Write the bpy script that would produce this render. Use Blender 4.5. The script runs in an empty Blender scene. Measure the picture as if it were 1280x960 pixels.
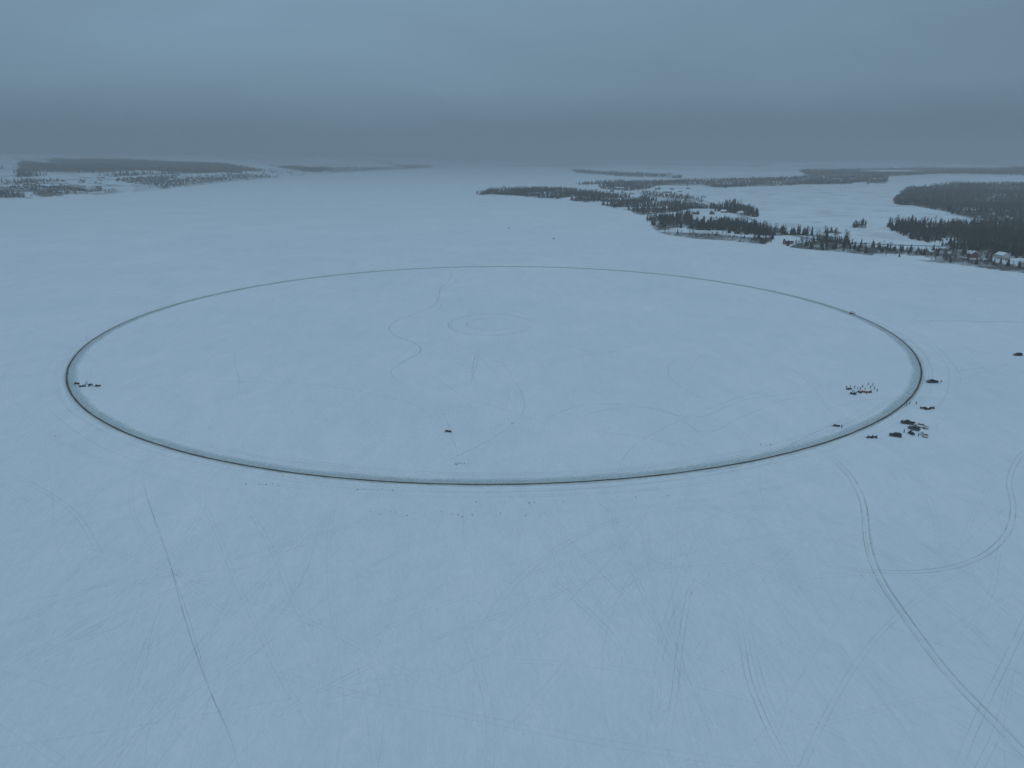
import bpy, bmesh, math, random
import numpy as np
from mathutils import Vector, Matrix, Euler
random.seed(7); rng=np.random.default_rng(7)
scene=bpy.context.scene
# ------------------------------------------------------------------ survey
CAM_H=115.0; PITCH=math.radians(17.81); FPX=887.0
cp,sp=math.cos(PITCH),math.sin(PITCH)
def G(px,py,z=0.0):
    dx=(px-640)/FPX; dy=(480-py)/FPX
    d=(dx, cp+dy*sp, -sp+dy*cp)
    t=(z-CAM_H)/d[2] if d[2]<-1e-4 else 60000
    return (d[0]*t, d[1]*t)
def bearing(x,y,z):
    zz=z-CAM_H
    dep=y*cp-zz*sp
    up=y*sp+zz*cp
    return 640+FPX*x/dep, 480-FPX*up/dep
def link(o,parent=None):
    scene.collection.objects.link(o)
    if parent: o.parent=parent
    return o
# ------------------------------------------------------------------ materials
def newmat(name):
    m=bpy.data.materials.new(name); m.use_nodes=True
    nt=m.node_tree; b=nt.nodes["Principled BSDF"]
    return m,nt,b
def simple(name,col,rough=0.6,metal=0.0,var=0.15,scale=3.0):
    m,nt,b=newmat(name)
    tc=nt.nodes.new("ShaderNodeTexCoord"); n=nt.nodes.new("ShaderNodeTexNoise")
    n.inputs["Scale"].default_value=scale; n.inputs["Detail"].default_value=3
    nt.links.new(tc.outputs["Object"],n.inputs["Vector"])
    mx=nt.nodes.new("ShaderNodeMix"); mx.data_type='RGBA'
    mx.inputs[6].default_value=(*[c*(1-var) for c in col],1)
    mx.inputs[7].default_value=(*[min(1,c*(1+var)) for c in col],1)
    nt.links.new(n.outputs["Fac"],mx.inputs[0]); nt.links.new(mx.outputs[2],b.inputs["Base Color"])
    b.inputs["Roughness"].default_value=rough; b.inputs["Metallic"].default_value=metal
    return m
def N(nt,t,**k):
    n=nt.nodes.new(t)
    for a,v in k.items(): setattr(n,a,v)
    return n
def noise(nt,vec,scale,detail=4,rough=0.55,dist=0.0):
    n=N(nt,"ShaderNodeTexNoise"); n.inputs["Scale"].default_value=scale
    n.inputs["Detail"].default_value=detail; n.inputs["Roughness"].default_value=rough
    n.inputs["Distortion"].default_value=dist
    nt.links.new(vec,n.inputs["Vector"]); return n.outputs["Fac"]
def math_(nt,op,a,b=None,c=None,clamp=False):
    n=N(nt,"ShaderNodeMath",operation=op,use_clamp=clamp)
    for i,v in enumerate((a,b,c)):
        if v is None: continue
        if isinstance(v,(int,float)): n.inputs[i].default_value=v
        else: nt.links.new(v,n.inputs[i])
    return n.outputs[0]
def maprange(nt,v,a,b,c,d):
    n=N(nt,"ShaderNodeMapRange"); nt.links.new(v,n.inputs[0])
    for i,x in enumerate((a,b,c,d)): n.inputs[i+1].default_value=x
    return n.outputs[0]
SNOW=(0.70,0.785,0.85)
def mixc(nt,f,a,b):
    m=N(nt,"ShaderNodeMix",data_type='RGBA')
    if isinstance(f,(int,float)): m.inputs[0].default_value=f
    else: nt.links.new(f,m.inputs[0])
    for i,v in ((6,a),(7,b)):
        if isinstance(v,tuple): m.inputs[i].default_value=(*v,1)
        else: nt.links.new(v,m.inputs[i])
    return m.outputs[2]
def snow_nodes(nt,b):
    geo=N(nt,"ShaderNodeNewGeometry"); P=geo.outputs["Position"]
    mp=N(nt,"ShaderNodeMapping"); nt.links.new(P,mp.inputs["Vector"])
    mp.inputs["Rotation"].default_value=(0,0,1.2); mp.inputs["Scale"].default_value=(1,0.4,1)
    n1=noise(nt,P,0.010,7,0.68); n2=noise(nt,mp.outputs[0],0.09,6,0.7,0.8); n3=noise(nt,mp.outputs[0],0.7,6,0.7)
    n4=noise(nt,P,0.0011,3,0.5)
    s=math_(nt,'MULTIPLY_ADD',n1,0.30,math_(nt,'MULTIPLY_ADD',n2,0.30,math_(nt,'MULTIPLY_ADD',n3,0.28,math_(nt,'MULTIPLY',n4,0.12))))
    f=maprange(nt,s,0.39,0.61,0,1)
    col=mixc(nt,f,tuple(c*k for c,k in zip(SNOW,(0.87,0.90,0.92))),tuple(min(1,c*k) for c,k in zip(SNOW,(1.06,1.045,1.035))))
    bump=N(nt,"ShaderNodeBump"); bump.inputs["Strength"].default_value=0.6; bump.inputs["Distance"].default_value=0.6
    nt.links.new(n3,bump.inputs["Height"]); nt.links.new(bump.outputs[0],b.inputs["Normal"])
    b.inputs["Roughness"].default_value=0.9; b.inputs["Specular IOR Level"].default_value=0.12
    return P,col
m_lake,nt,b=newmat("snow_on_ice"); P,col=snow_nodes(nt,b); nt.links.new(col,b.inputs["Base Color"])
m_land,nt,b=newmat("snowy_land"); P,col=snow_nodes(nt,b)
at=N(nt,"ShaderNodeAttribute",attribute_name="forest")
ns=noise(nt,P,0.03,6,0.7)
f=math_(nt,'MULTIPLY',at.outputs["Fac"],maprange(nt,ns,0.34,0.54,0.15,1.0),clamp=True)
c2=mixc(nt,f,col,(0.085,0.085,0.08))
ns2=noise(nt,P,0.012,8,0.75)
at2=N(nt,"ShaderNodeAttribute",attribute_name="scrub")
sc=math_(nt,'MULTIPLY',maprange(nt,ns2,0.50,0.60,0,0.75),at2.outputs["Fac"],clamp=True)
c3=mixc(nt,sc,c2,(0.16,0.15,0.13))
nt.links.new(c3,b.inputs["Base Color"])
m_track,nt,b=newmat("packed_snow_track")
geo=N(nt,"ShaderNodeNewGeometry")
a=N(nt,"ShaderNodeAttribute",attribute_name="strength"); u=N(nt,"ShaderNodeAttribute",attribute_name="across")
edge=maprange(nt,math_(nt,'ABSOLUTE',u.outputs["Fac"]),0.2,1.0,1,0)
nn=maprange(nt,noise(nt,geo.outputs["Position"],0.10,6,0.75),0.36,0.64,0.2,1)
al=math_(nt,'MULTIPLY',math_(nt,'MULTIPLY',a.outputs["Fac"],edge),nn,clamp=True)
nt.links.new(al,b.inputs["Alpha"])
nt.links.new(mixc(nt,noise(nt,geo.outputs["Position"],0.01,2),(0.27,0.33,0.35),(0.34,0.35,0.32)),b.inputs["Base Color"])
b.inputs["Roughness"].default_value=0.9; b.inputs["Specular IOR Level"].default_value=0.1
m_slush,nt,b=newmat("grey_slush")
geo=N(nt,"ShaderNodeNewGeometry"); u=N(nt,"ShaderNodeAttribute",attribute_name="across")
n1=noise(nt,geo.outputs["Position"],0.35,6,0.75); n2=noise(nt,geo.outputs["Position"],0.04,4,0.6)
c=mixc(nt,maprange(nt,n1,0.35,0.65,0,1),(0.38,0.49,0.52),(0.56,0.67,0.70))
c=mixc(nt,maprange(nt,n2,0.50,0.68,0,0.45),c,(0.34,0.33,0.29))
nt.links.new(c,b.inputs["Base Color"]); b.inputs["Roughness"].default_value=0.8; b.inputs["Specular IOR Level"].default_value=0.15
edge=maprange(nt,math_(nt,'ABSOLUTE',u.outputs["Fac"]),0.2,1.0,1,0)
al=math_(nt,'MULTIPLY',edge,maprange(nt,n1,0.3,0.65,0.2,0.85),clamp=True); nt.links.new(al,b.inputs["Alpha"])
m_water=simple("slushy_water",(0.04,0.055,0.06),0.5,0,0.6,0.06); m_water.node_tree.nodes["Principled BSDF"].inputs["Specular IOR Level"].default_value=0.25
m_berm=simple("dirty_ice_chips",(0.46,0.49,0.47),0.8,0,0.35,0.4)
def veg(name,c1,c2):
    m,nt,b=newmat(name); oi=N(nt,"ShaderNodeObjectInfo"); geo=N(nt,"ShaderNodeNewGeometry")
    n=noise(nt,geo.outputs["Position"],0.35,3)
    f=math_(nt,'MULTIPLY_ADD',oi.outputs["Random"],0.4,math_(nt,'MULTIPLY',n,0.6))
    c=mixc(nt,f,c1,c2); nt.links.new(c,b.inputs["Base Color"]); b.inputs["Roughness"].default_value=0.85
    b.inputs["Specular IOR Level"].default_value=0.1
    return m
m_spruce=veg("spruce_needles",(0.018,0.026,0.020),(0.045,0.058,0.042))
m_pine=veg("pine_needles",(0.024,0.034,0.024),(0.06,0.07,0.045))
m_twig=veg("bare_twigs",(0.075,0.07,0.065),(0.16,0.145,0.13))
m_bark=veg("bark",(0.05,0.042,0.035),(0.10,0.085,0.07))
# ------------------------------------------------------------------ camera, world, sun, haze
cam=bpy.data.cameras.new("camera"); co=link(bpy.data.objects.new("camera",cam)); scene.camera=co
cam.sensor_width=36; cam.lens=36*FPX/1280; cam.clip_start=1; cam.clip_end=120000
co.location=(0,0,CAM_H); co.rotation_euler=(math.radians(90)-PITCH,0,0)
w=bpy.data.worlds.new("World"); scene.world=w; w.use_nodes=True
nt=w.node_tree; bg=nt.nodes["Background"]; bg.inputs[1].default_value=1.04
SUN_EL,SUN_AZ=math.radians(48),math.radians(200)
sky=N(nt,"ShaderNodeTexSky",sky_type='NISHITA'); sky.sun_disc=False; sky.sun_elevation=SUN_EL; sky.sun_rotation=SUN_AZ
sc_=N(nt,"ShaderNodeVectorMath",operation='SCALE'); nt.links.new(sky.outputs[0],sc_.inputs[0]); sc_.inputs["Scale"].default_value=0.05
tc=N(nt,"ShaderNodeTexCoord"); sep=N(nt,"ShaderNodeSeparateXYZ"); nt.links.new(tc.outputs["Generated"],sep.inputs[0])
ramp=N(nt,"ShaderNodeValToRGB"); nt.links.new(sep.outputs[2],ramp.inputs[0])
els=[(0.0,(0.104,0.168,0.226)),(0.03,(0.124,0.196,0.264)),(0.08,(0.162,0.258,0.348)),(0.15,(0.182,0.285,0.384)),(0.30,(0.205,0.32,0.425)),(1.0,(0.32,0.45,0.565))]
e=ramp.color_ramp.elements; e[0].position=0; e[0].color=(*els[0][1],1); e[1].position=1; e[1].color=(*els[-1][1],1)
for p_,c_ in els[1:-1]:
    x=e.new(p_); x.color=(*c_,1)
mp=N(nt,"ShaderNodeMapping"); nt.links.new(tc.outputs["Generated"],mp.inputs[0]); mp.inputs["Scale"].default_value=(1,1,3.5)
cl=noise(nt,mp.outputs[0],2.0,4,0.5,0.5)
k=math_(nt,'MULTIPLY',maprange(nt,cl,0.3,0.7,0.92,1.09),maprange(nt,sep.outputs[0],-0.15,0.6,1.03,0.88))
cm=N(nt,"ShaderNodeVectorMath",operation='SCALE'); nt.links.new(ramp.outputs[0],cm.inputs[0]); nt.links.new(k,cm.inputs["Scale"])
fin=mixc(nt,0.98,sc_.outputs[0],cm.outputs[0]); nt.links.new(fin,bg.inputs[0])
sl=bpy.data.lights.new("sun",'SUN'); sl.energy=0.58; sl.angle=math.radians(25); sl.color=(0.95,0.98,1.0)
so=link(bpy.data.objects.new("sun",sl))
d=Vector((math.sin(SUN_AZ)*math.cos(SUN_EL),math.cos(SUN_AZ)*math.cos(SUN_EL),math.sin(SUN_EL)))
so.rotation_euler=d.to_track_quat('Z','Y').to_euler(); so.location=(0,0,400)
bm=bmesh.new(); bmesh.ops.create_cube(bm,size=1)
for v in bm.verts: v.co=Vector((v.co.x*90000,v.co.y*90000,120+v.co.z*280))
me=bpy.data.meshes.new("haze"); bm.to_mesh(me); bm.free(); hz=link(bpy.data.objects.new("haze",me))
mh=bpy.data.materials.new("haze_air"); mh.use_nodes=True; nt=mh.node_tree; nt.nodes.clear()
o_=N(nt,"ShaderNodeOutputMaterial"); v_=N(nt,"ShaderNodeVolumeScatter"); va=N(nt,"ShaderNodeVolumeAbsorption"); ad=N(nt,"ShaderNodeAddShader")
v_.inputs["Density"].default_value=2.1e-4; v_.inputs["Color"].default_value=(0.94,0.97,1.0,1); v_.inputs["Anisotropy"].default_value=-0.2
va.inputs["Density"].default_value=0.55e-4; va.inputs["Color"].default_value=(0.3,0.72,1.0,1)
nt.links.new(v_.outputs[0],ad.inputs[0]); nt.links.new(va.outputs[0],ad.inputs[1])
nt.links.new(ad.outputs[0],o_.inputs["Volume"]); me.materials.append(mh)
# ------------------------------------------------------------------ mesh from numpy
def np_mesh(name,verts,faces,mat=None,attrs=None,smooth=False):
    me=bpy.data.meshes.new(name); n=len(verts); verts=np.asarray(verts,dtype=np.float32)
    faces=np.asarray(faces,dtype=np.int32); k=faces.shape[1]
    me.vertices.add(n); me.vertices.foreach_set("co",verts.ravel())
    me.loops.add(faces.size); me.loops.foreach_set("vertex_index",faces.ravel())
    me.polygons.add(len(faces)); me.polygons.foreach_set("loop_start",np.arange(0,faces.size,k,dtype=np.int32))
    me.polygons.foreach_set("loop_total",np.full(len(faces),k,dtype=np.int32))
    for an,av in (attrs or {}).items():
        a=me.attributes.new(an,'FLOAT','POINT'); a.data.foreach_set("value",np.asarray(av,dtype=np.float32))
    me.update(calc_edges=True); me.validate()
    if smooth: me.polygons.foreach_set("use_smooth",np.ones(len(faces),dtype=bool))
    if mat: me.materials.append(mat)
    return me
def grid_faces(nr,nc,wrap=False):
    i=np.arange(nr-1)[:,None]; j=np.arange(nc if wrap else nc-1)[None,:]; j2=(j+1)%nc
    a=i*nc+j; b_=i*nc+j2; c_=(i+1)*nc+j2; d_=(i+1)*nc+j
    return np.stack([a,b_,c_,d_],-1).reshape(-1,4)
rr=np.concatenate([[0.5],np.geomspace(20,60000,60)]); th=np.linspace(0,2*math.pi,128,endpoint=False)
R_,T_=np.meshgrid(rr,th,indexing='ij')
V=np.stack([R_*np.cos(T_),R_*np.sin(T_)+300,np.zeros_like(R_)],-1).reshape(-1,3)
link(bpy.data.objects.new("frozen_lake",np_mesh("frozen_lake",V,grid_faces(len(rr),128,True),m_lake)))
# ------------------------------------------------------------------ land
shore=[G(-200,268),G(-60,254),G(0,250),G(35,249),G(60,246),G(130,243),G(160,240),G(190,238.5),G(250,231),G(300,226),G(360,221),G(420,216.5),G(480,213),G(540,210.5),G(620,209.5),G(700,211),G(716,216),
 G(770,221),G(850,222.5),G(800,225),G(745,229),G(700,233.5),G(640,236.5),G(605,239.5),G(592,243),G(612,245.5),G(640,247),G(665,247),G(690,248.5),G(730,253),G(750,257),G(775,261),G(800,268),G(808,275),
 G(811,284),G(830,293),G(870,299),G(900,300),G(930,303),G(1000,311),G(1060,316),G(1100,321),G(1130,324),G(1200,331),G(1250,338),G(1300,343),G(1400,354),G(1500,366),(2500,300),(6000,-500),(80000,-500),(80000,80000),(-80000,80000),(-80000,2500),(-6000,1300)]
SH=np.array(shore)
def sdist(x,y):
    x=np.asarray(x,float); y=np.asarray(y,float); best=np.full(x.shape,1e12); ins=np.zeros(x.shape,bool)
    n=len(SH)
    for i in range(n):
        ax,ay=SH[i]; bx,by=SH[(i+1)%n]; dx,dy=bx-ax,by-ay
        t=np.clip(((x-ax)*dx+(y-ay)*dy)/(dx*dx+dy*dy),0,1)
        best=np.minimum(best,(x-ax-t*dx)**2+(y-ay-t*dy)**2)
        cond=((ay>y)!=(by>y)); xx=ax+(y-ay)/(dy if dy!=0 else 1e-9)*dx
        ins^=cond&(x<xx)
    return np.where(ins,1,-1)*np.sqrt(best)
def hills(x,y):
    s=0
    for (lx,ph,an,am) in ((2600,0.3,0.4,1),(1700,1.9,1.3,0.7),(1100,4.1,2.4,0.5),(640,2.2,0.9,0.28),(390,5.1,2.0,0.16),(230,0.7,2.9,0.09)):
        s=s+am*np.sin((x*math.cos(an)+y*math.sin(an))*2*math.pi/lx+ph+0.8*np.sin(y*2*math.pi/lx/1.7+ph*2))
    return s/2.0
def H(x,y):
    x=np.asarray(x,float); y=np.asarray(y,float)
    wob=7*np.sin(x/37+1.3*np.sin(y/29))+5*np.sin(y/17+x/23)
    d=sdist(x,y)+wob*np.clip(np.hypot(x,y)/2500,0.25,2)
    r=np.hypot(x,y)
    left=1/(1+np.exp((x/np.maximum(y,200)+0.16)/0.05))
    A=34+74*left+20*np.clip((r-5000)/6000,0,1)
    L=np.where(left>0.5,1900,3600)
    dd=np.maximum(d,0)
    h=4.0*(1-np.exp(-dd/18))+A*(1-np.exp(-dd/L))+hills(x,y)*(2+16*(1-np.exp(-dd/900)))*(1-np.exp(-dd/220))
    return np.where(d>0,np.maximum(h,0.3),np.maximum(d*0.2,-6))
def field(x,y):
    return np.sin(x/230+1.6*np.sin(y/410))+np.sin(y/330+1.9*np.sin(x/290)+1.0)+0.6*np.sin((x+y)/120)
# woodland blocks: (outline, spacing, rmax, conifer share, mean height, gap threshold)
W=[
 ([(1118,250),(1135,236),(1190,231),(1280,230),(1420,232),(1420,275),(1280,281),(1225,277),(1180,264),(1140,257),(1118,256)],7.5,3300,0.25,10.5,-1.5),
 ([(1108,284),(1130,279),(1225,280.5),(1280,283),(1480,285),(1480,345),(1290,324),(1240,316),(1200,312),(1180,307),(1140,299),(1125,292)],6.0,1800,0.85,11,-1.5),
 ([(858,283),(905,277),(930,279),(962,286),(966,295),(930,293),(900,291),(862,288)],5.0,1800,0.97,10,-1.4),
 ([(940,298),(990,294),(1060,304),(1110,311),(1180,320),(1280,330),(1420,343),(1420,356),(1280,342),(1200,332),(1130,325),(1060,317),(1000,312),(940,304)],6.5,1700,0.40,7.5,-1.0),
 ([(965,288),(1010,293),(1060,301),(1060,306),(1000,300),(965,296)],7,1700,0.8,10,-0.8),
 ([(594,243),(612,239),(650,237),(690,236),(720,238),(745,243),(745,254),(725,252),(690,248),(640,247)],7.5,3000,0.75,10.5,-0.3),
 ([(745,242),(790,247),(830,252),(880,256),(885,262),(860,266),(870,276),(855,284),(825,286),(810,280),(805,270),(775,261),(745,256)],6.8,2400,0.65,9.5,-0.4),
 ([(750,233),(800,230),(830,231),(800,238),(775,238),(750,236)],9,3500,0.6,10,-0.2),
 ([(800,240),(850,245),(880,250),(880,253),(840,250),(800,245)],13,3000,0.4,8,-0.5),
 ([(885,258),(915,254),(930,259),(950,267),(945,272),(925,268),(905,264),(890,264)],6.5,2100,0.8,10,-0.6),
 ([(812,284),(860,288),(930,296),(1000,303),(1000,311),(930,303),(870,299),(830,293)],8.5,1700,0.12,7,-1.0),
 ([(700,231),(760,228),(860,226),(1000,222),(1110,221),(1108,229),(1000,231),(900,234.5),(870,232),(800,231)],11,5500,0.5,10.5,-0.7),
 ([(716,213),(780,217),(830,219),(850,221),(850,223),(780,221),(720,217)],15,7500,0.5,11,-0.4),
 ([(1000,213),(1110,211),(1280,209),(1420,209),(1420,217),(1280,219),(1180,217),(1100,221),(1010,221)],14,8000,0.4,11,-0.7),
 ([(0,247),(45,247.5),(80,243),(128,239),(128,234),(90,231),(60,233),(40,229),(0,236),(-80,238),(-80,252)],9,2900,0.35,9,-0.9),
 ([(20,222),(24,206),(40,200),(110,199.5),(180,202),(250,204),(330,208),(420,211),(400,215),(330,217),(280,216),(200,218),(130,221.5),(60,220)],14,9000,0.5,12.5,-1.2),
 ([(-150,215),(-150,200),(-10,204),(0,212),(-40,220)],15,8000,0.5,12,-0.6),
 ([(130,236),(200,226),(260,221),(380,215),(420,215),(420,217),(360,222),(300,226),(250,231),(190,238),(130,243)],15,5000,0.4,8.5,-0.6),
 ([(0,229),(60,225),(120,226),(220,220),(220,225),(130,233),(60,231),(0,233)],13,5000,0.4,9,-0.6),
 ([(400,211),(480,208),(540,207),(540,210),(480,213),(420,217)],26,11000,0.5,12,-0.2),
 ([(1075,318),(1110,304),(1180,306),(1240,314),(1290,322),(1290,336),(1130,322)],9,1600,0.3,6.5,-0.4),
 ([(1030,288),(1050,288),(1052,292),(1030,292)],7,1500,0.5,8,-1),
 ([(1066,280),(1082,280),(1082,285),(1066,285)],7,1700,0.3,8,-1),
 ([(995,300),(1075,302),(1075,308),(1000,306)],12,1500,0.6,8,-0.3),
 ([(1128,243),(1175,248),(1175,251),(1128,246)],8,2600,0.4,9,-1),
]
def inpoly(px,py,poly):
    ins=np.zeros(px.shape,bool); n=len(poly)
    for i in range(n):
        ax,ay=poly[i]; bx,by=poly[(i+1)%n]
        if ay==by: continue
        ins^=((ay>py)!=(by>py))&(px<ax+(py-ay)/(by-ay)*(bx-ax))
    return ins
def clumpf(gx,gy): return np.sin(gx/31+2*np.sin(gy/43))+np.sin(gy/27+1.7*np.sin(gx/38))
RAD=np.geomspace(620,45000,560); AZ=np.radians(np.linspace(-72,80,1000))
R_,A_=np.meshgrid(RAD,AZ,indexing='ij'); X=R_*np.sin(A_); Y=R_*np.cos(A_)
Z=H(X,Y)
bx_,by_=bearing(X,np.maximum(Y,50),Z)
F_=np.zeros(X.shape); FD=field(X,Y); CL=clumpf(X,Y)
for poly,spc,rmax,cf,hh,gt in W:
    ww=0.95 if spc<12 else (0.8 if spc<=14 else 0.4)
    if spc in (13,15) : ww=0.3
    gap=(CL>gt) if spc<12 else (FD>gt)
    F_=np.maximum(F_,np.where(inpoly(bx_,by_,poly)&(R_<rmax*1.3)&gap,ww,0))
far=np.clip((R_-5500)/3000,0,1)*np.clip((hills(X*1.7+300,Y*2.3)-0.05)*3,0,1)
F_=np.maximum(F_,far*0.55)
S_=np.where(bx_<440,1.0,0.35)
fc=grid_faces(len(RAD),len(AZ)); keep=(Z.ravel()[fc]>-5.5).any(1)
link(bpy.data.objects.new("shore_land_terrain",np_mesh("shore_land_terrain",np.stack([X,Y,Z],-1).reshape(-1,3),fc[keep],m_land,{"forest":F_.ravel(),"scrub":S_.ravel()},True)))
# ------------------------------------------------------------------ tree prototypes
def tube(bm,pts,rads,mi,seg=5,cap=True):
    rings=[]
    for i,(p,r) in enumerate(zip(pts,rads)):
        p=Vector(p); a=Vector(pts[max(i-1,0)]); c=Vector(pts[min(i+1,len(pts)-1)]); t=(c-a).normalized()
        u=t.orthogonal().normalized(); v=t.cross(u)
        rings.append([bm.verts.new(p+(u*math.cos(k*2*math.pi/seg)+v*math.sin(k*2*math.pi/seg))*r) for k in range(seg)])
    for i in range(len(rings)-1):
        best=min(range(seg),key=lambda s:sum((rings[i][k].co-rings[i+1][(k+s)%seg].co).length for k in range(seg)))
        rings[i+1]=rings[i+1][best:]+rings[i+1][:best]
        for k in range(seg):
            f=bm.faces.new((rings[i][k],rings[i][(k+1)%seg],rings[i+1][(k+1)%seg],rings[i+1][k])); f.material_index=mi; f.smooth=True
    if cap:
        for r in (rings[0],rings[-1]):
            try: f=bm.faces.new(r); f.material_index=mi
            except: pass
def spruce(seed,h=11,w=2.6):
    rd=random.Random(seed); bm=bmesh.new(); tube(bm,[(0,0,-0.5),(0,0,h*.5),(0,0,h)],[.22,.13,.02],1,4)
    for i in range(190):
        t=rd.random()**1.15; z=h*(0.08+0.92*t); L=w*(1-t)**0.85*rd.uniform(.55,1.15)+.15; a=rd.random()*6.283
        d=Vector((math.cos(a),math.sin(a),0)); s=Vector((-d.y,d.x,0)); o=Vector((0,0,z)); wd=L*.32+.12
        tip=o+d*L+Vector((0,0,-L*rd.uniform(.15,.5)))
        m=o+d*L*.55+Vector((0,0,-L*.1))
        v=[bm.verts.new(q) for q in (o,m+s*wd,tip,m-s*wd)]
        bm.faces.new((v[0],v[1],v[2])); bm.faces.new((v[0],v[2],v[3]))
        k=bm.verts.new(m+Vector((0,0,-wd*1.1))); k2=bm.verts.new(o+Vector((0,0,-.2))); k3=bm.verts.new(tip+Vector((0,0,.1)))
        bm.faces.new((k2,k,k3))
    me=bpy.data.meshes.new("spruce"); bm.to_mesh(me); bm.free(); me.materials.append(m_spruce); me.materials.append(m_bark); return me
def bare(seed,h=10,dens=1.0):
    rd=random.Random(seed); bm=bmesh.new(); lean=Vector((rd.uniform(-.4,.4),rd.uniform(-.4,.4),0))
    tube(bm,[(0,0,-.5),lean*.5+Vector((0,0,h*.4)),lean+Vector((0,0,h*.85))],[.2,.14,.04],1,4)
    def tri(a,b,w):
        dd=(b-a); s=dd.orthogonal().normalized()*w
        s.rotate(Matrix.Rotation(rd.random()*6.28,3,dd.normalized()))
        bm.faces.new([bm.verts.new(q) for q in (a-s,a+s,b)])
    for i in range(int(14*dens)):
        t=rd.uniform(.25,.85); o=lean*t+Vector((0,0,h*t)); a=rd.random()*6.283
        L=h*.36*(1.15-t)*rd.uniform(.8,1.2); e_=o+Vector((math.cos(a)*L,math.sin(a)*L,L*rd.uniform(.5,1.2)))
        tube(bm,[o,e_],[.08,.03],1,3,False)
        for j in range(7):
            q=o.lerp(e_,rd.uniform(.3,1)); dv=Vector((rd.uniform(-1,1),rd.uniform(-1,1),rd.uniform(-.2,1.1))).normalized()*L*.45
            tri(q,q+dv,.07)
            for k in range(4):
                q2=q+dv*rd.uniform(.3,1); tri(q2,q2+Vector((rd.uniform(-1,1),rd.uniform(-1,1),rd.uniform(-.2,1))).normalized()*L*.28,.06)
    me=bpy.data.meshes.new("bare"); bm.to_mesh(me); bm.free(); me.materials.append(m_twig); me.materials.append(m_bark); return me
def pine(seed,h=11):
    rd=random.Random(seed); bm=bmesh.new(); tube(bm,[(0,0,-.5),(.1,.1,h*.5),(0,.2,h*.95)],[.26,.17,.04],1,4)
    for i in range(15):
        t=rd.uniform(.3,1); a=rd.random()*6.283; L=2.6*(1.15-t)**.6*rd.uniform(.5,1.1)
        c=Vector((math.cos(a)*L,math.sin(a)*L,h*t)); tube(bm,[(0,.1,h*t-.6),c],[.07,.03],1,3,False)
        for j in range(18):
            p=c+Vector((rd.gauss(0,.75),rd.gauss(0,.75),rd.gauss(0,.38))); s=rd.uniform(.3,.65)
            v=[bm.verts.new(p+Vector((rd.uniform(-1,1),rd.uniform(-1,1),rd.uniform(-.6,.6)))*s) for _ in range(3)]
            bm.faces.new(v)
    me=bpy.data.meshes.new("pine"); bm.to_mesh(me); bm.free(); me.materials.append(m_pine); me.materials.append(m_bark); return me
pcol=bpy.data.collections.new("tree_kinds")
protos=[spruce(1),spruce(2,12,2.2),spruce(3,9.5,2.8),pine(4),pine(5,12),bare(6),bare(7,11,1.2),bare(8,8.5,1.3)]
for i,me in enumerate(protos):
    pcol.objects.link(bpy.data.objects.new("kind_%02d"%i,me))
PX=[];SC=[];KD=[];RZ=[]
for poly,spc,rmax,cf,hh,gt in W:
    c=[]
    for (a,b_) in poly:
        for z in (0,12,60 if a<450 else 20):
            g=G(a,b_,z) if b_>197 else G(a,198,z)
            r=math.hypot(*g)
            if r>rmax: g=(g[0]*rmax/r,g[1]*rmax/r)
            c.append(g)
    c=np.array(c); x0,y0=c.min(0)-80; x1,y1=c.max(0)+80
    xs=np.arange(x0,x1,spc); ys=np.arange(y0,y1,spc); gx,gy=np.meshgrid(xs,ys)
    gx=(gx+rng.uniform(-.55,.55,gx.shape)*spc).ravel(); gy=(gy+rng.uniform(-.55,.55,gy.shape)*spc).ravel()
    az_ok=(np.abs(gx/np.maximum(gy,1))<1.3)&(np.hypot(gx,gy)<rmax); gx,gy=gx[az_ok],gy[az_ok]
    if len(gx)==0: continue
    gap=(clumpf(gx,gy)+rng.normal(0,.25,gx.shape)>gt) if spc<12 else (field(gx,gy)+rng.normal(0,.12,gx.shape)>gt)
    gx,gy=gx[gap],gy[gap]
    gz=H(gx,gy); ux,uy=bearing(gx,gy,gz)
    ux=ux+rng.normal(0,1.8,ux.shape); uy=uy+rng.normal(0,0.4,uy.shape)
    ok=inpoly(ux,uy,poly)&(gz>0.6)
    gx,gy,gz=gx[ok],gy[ok],gz[ok]; n=len(gx)
    ck=np.clip(cf+0.3*np.sin(gx/61+gy/47),0,1)
    con=rng.random(n)<ck
    KD.append(np.where(con,rng.choice([0,1,2,3,4],n,p=[.27,.27,.16,.15,.15]),rng.choice([5,6,7],n)))
    s=hh/11*(0.45+0.95*rng.random(n)**1.3)*(1.0+0.25*(spc>12))*(1+.18*np.sin(gx/53)*np.sin(gy/71)); SC.append(s); RZ.append(rng.uniform(0,6.28,n)); PX.append(np.stack([gx,gy,gz-.1],-1))
P3=np.concatenate(PX); S3=np.concatenate(SC); K3=np.concatenate(KD); Z3=np.concatenate(RZ)
me=bpy.data.meshes.new("woodland"); me.vertices.add(len(P3)); me.vertices.foreach_set("co",P3.astype(np.float32).ravel())
for nme,arr,ty in (("s",S3,'FLOAT'),("rz",Z3,'FLOAT'),("k",K3,'INT')):
    a=me.attributes.new(nme,ty,'POINT'); a.data.foreach_set("value",arr.astype(np.int32 if ty=='INT' else np.float32))
wo=link(bpy.data.objects.new("distant_trees",me))
ng=bpy.data.node_groups.new("scatter","GeometryNodeTree")
ng.interface.new_socket("Geometry",in_out='INPUT',socket_type='NodeSocketGeometry'); ng.interface.new_socket("Geometry",in_out='OUTPUT',socket_type='NodeSocketGeometry')
gi=ng.nodes.new("NodeGroupInput"); go=ng.nodes.new("NodeGroupOutput"); iop=ng.nodes.new("GeometryNodeInstanceOnPoints")
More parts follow.
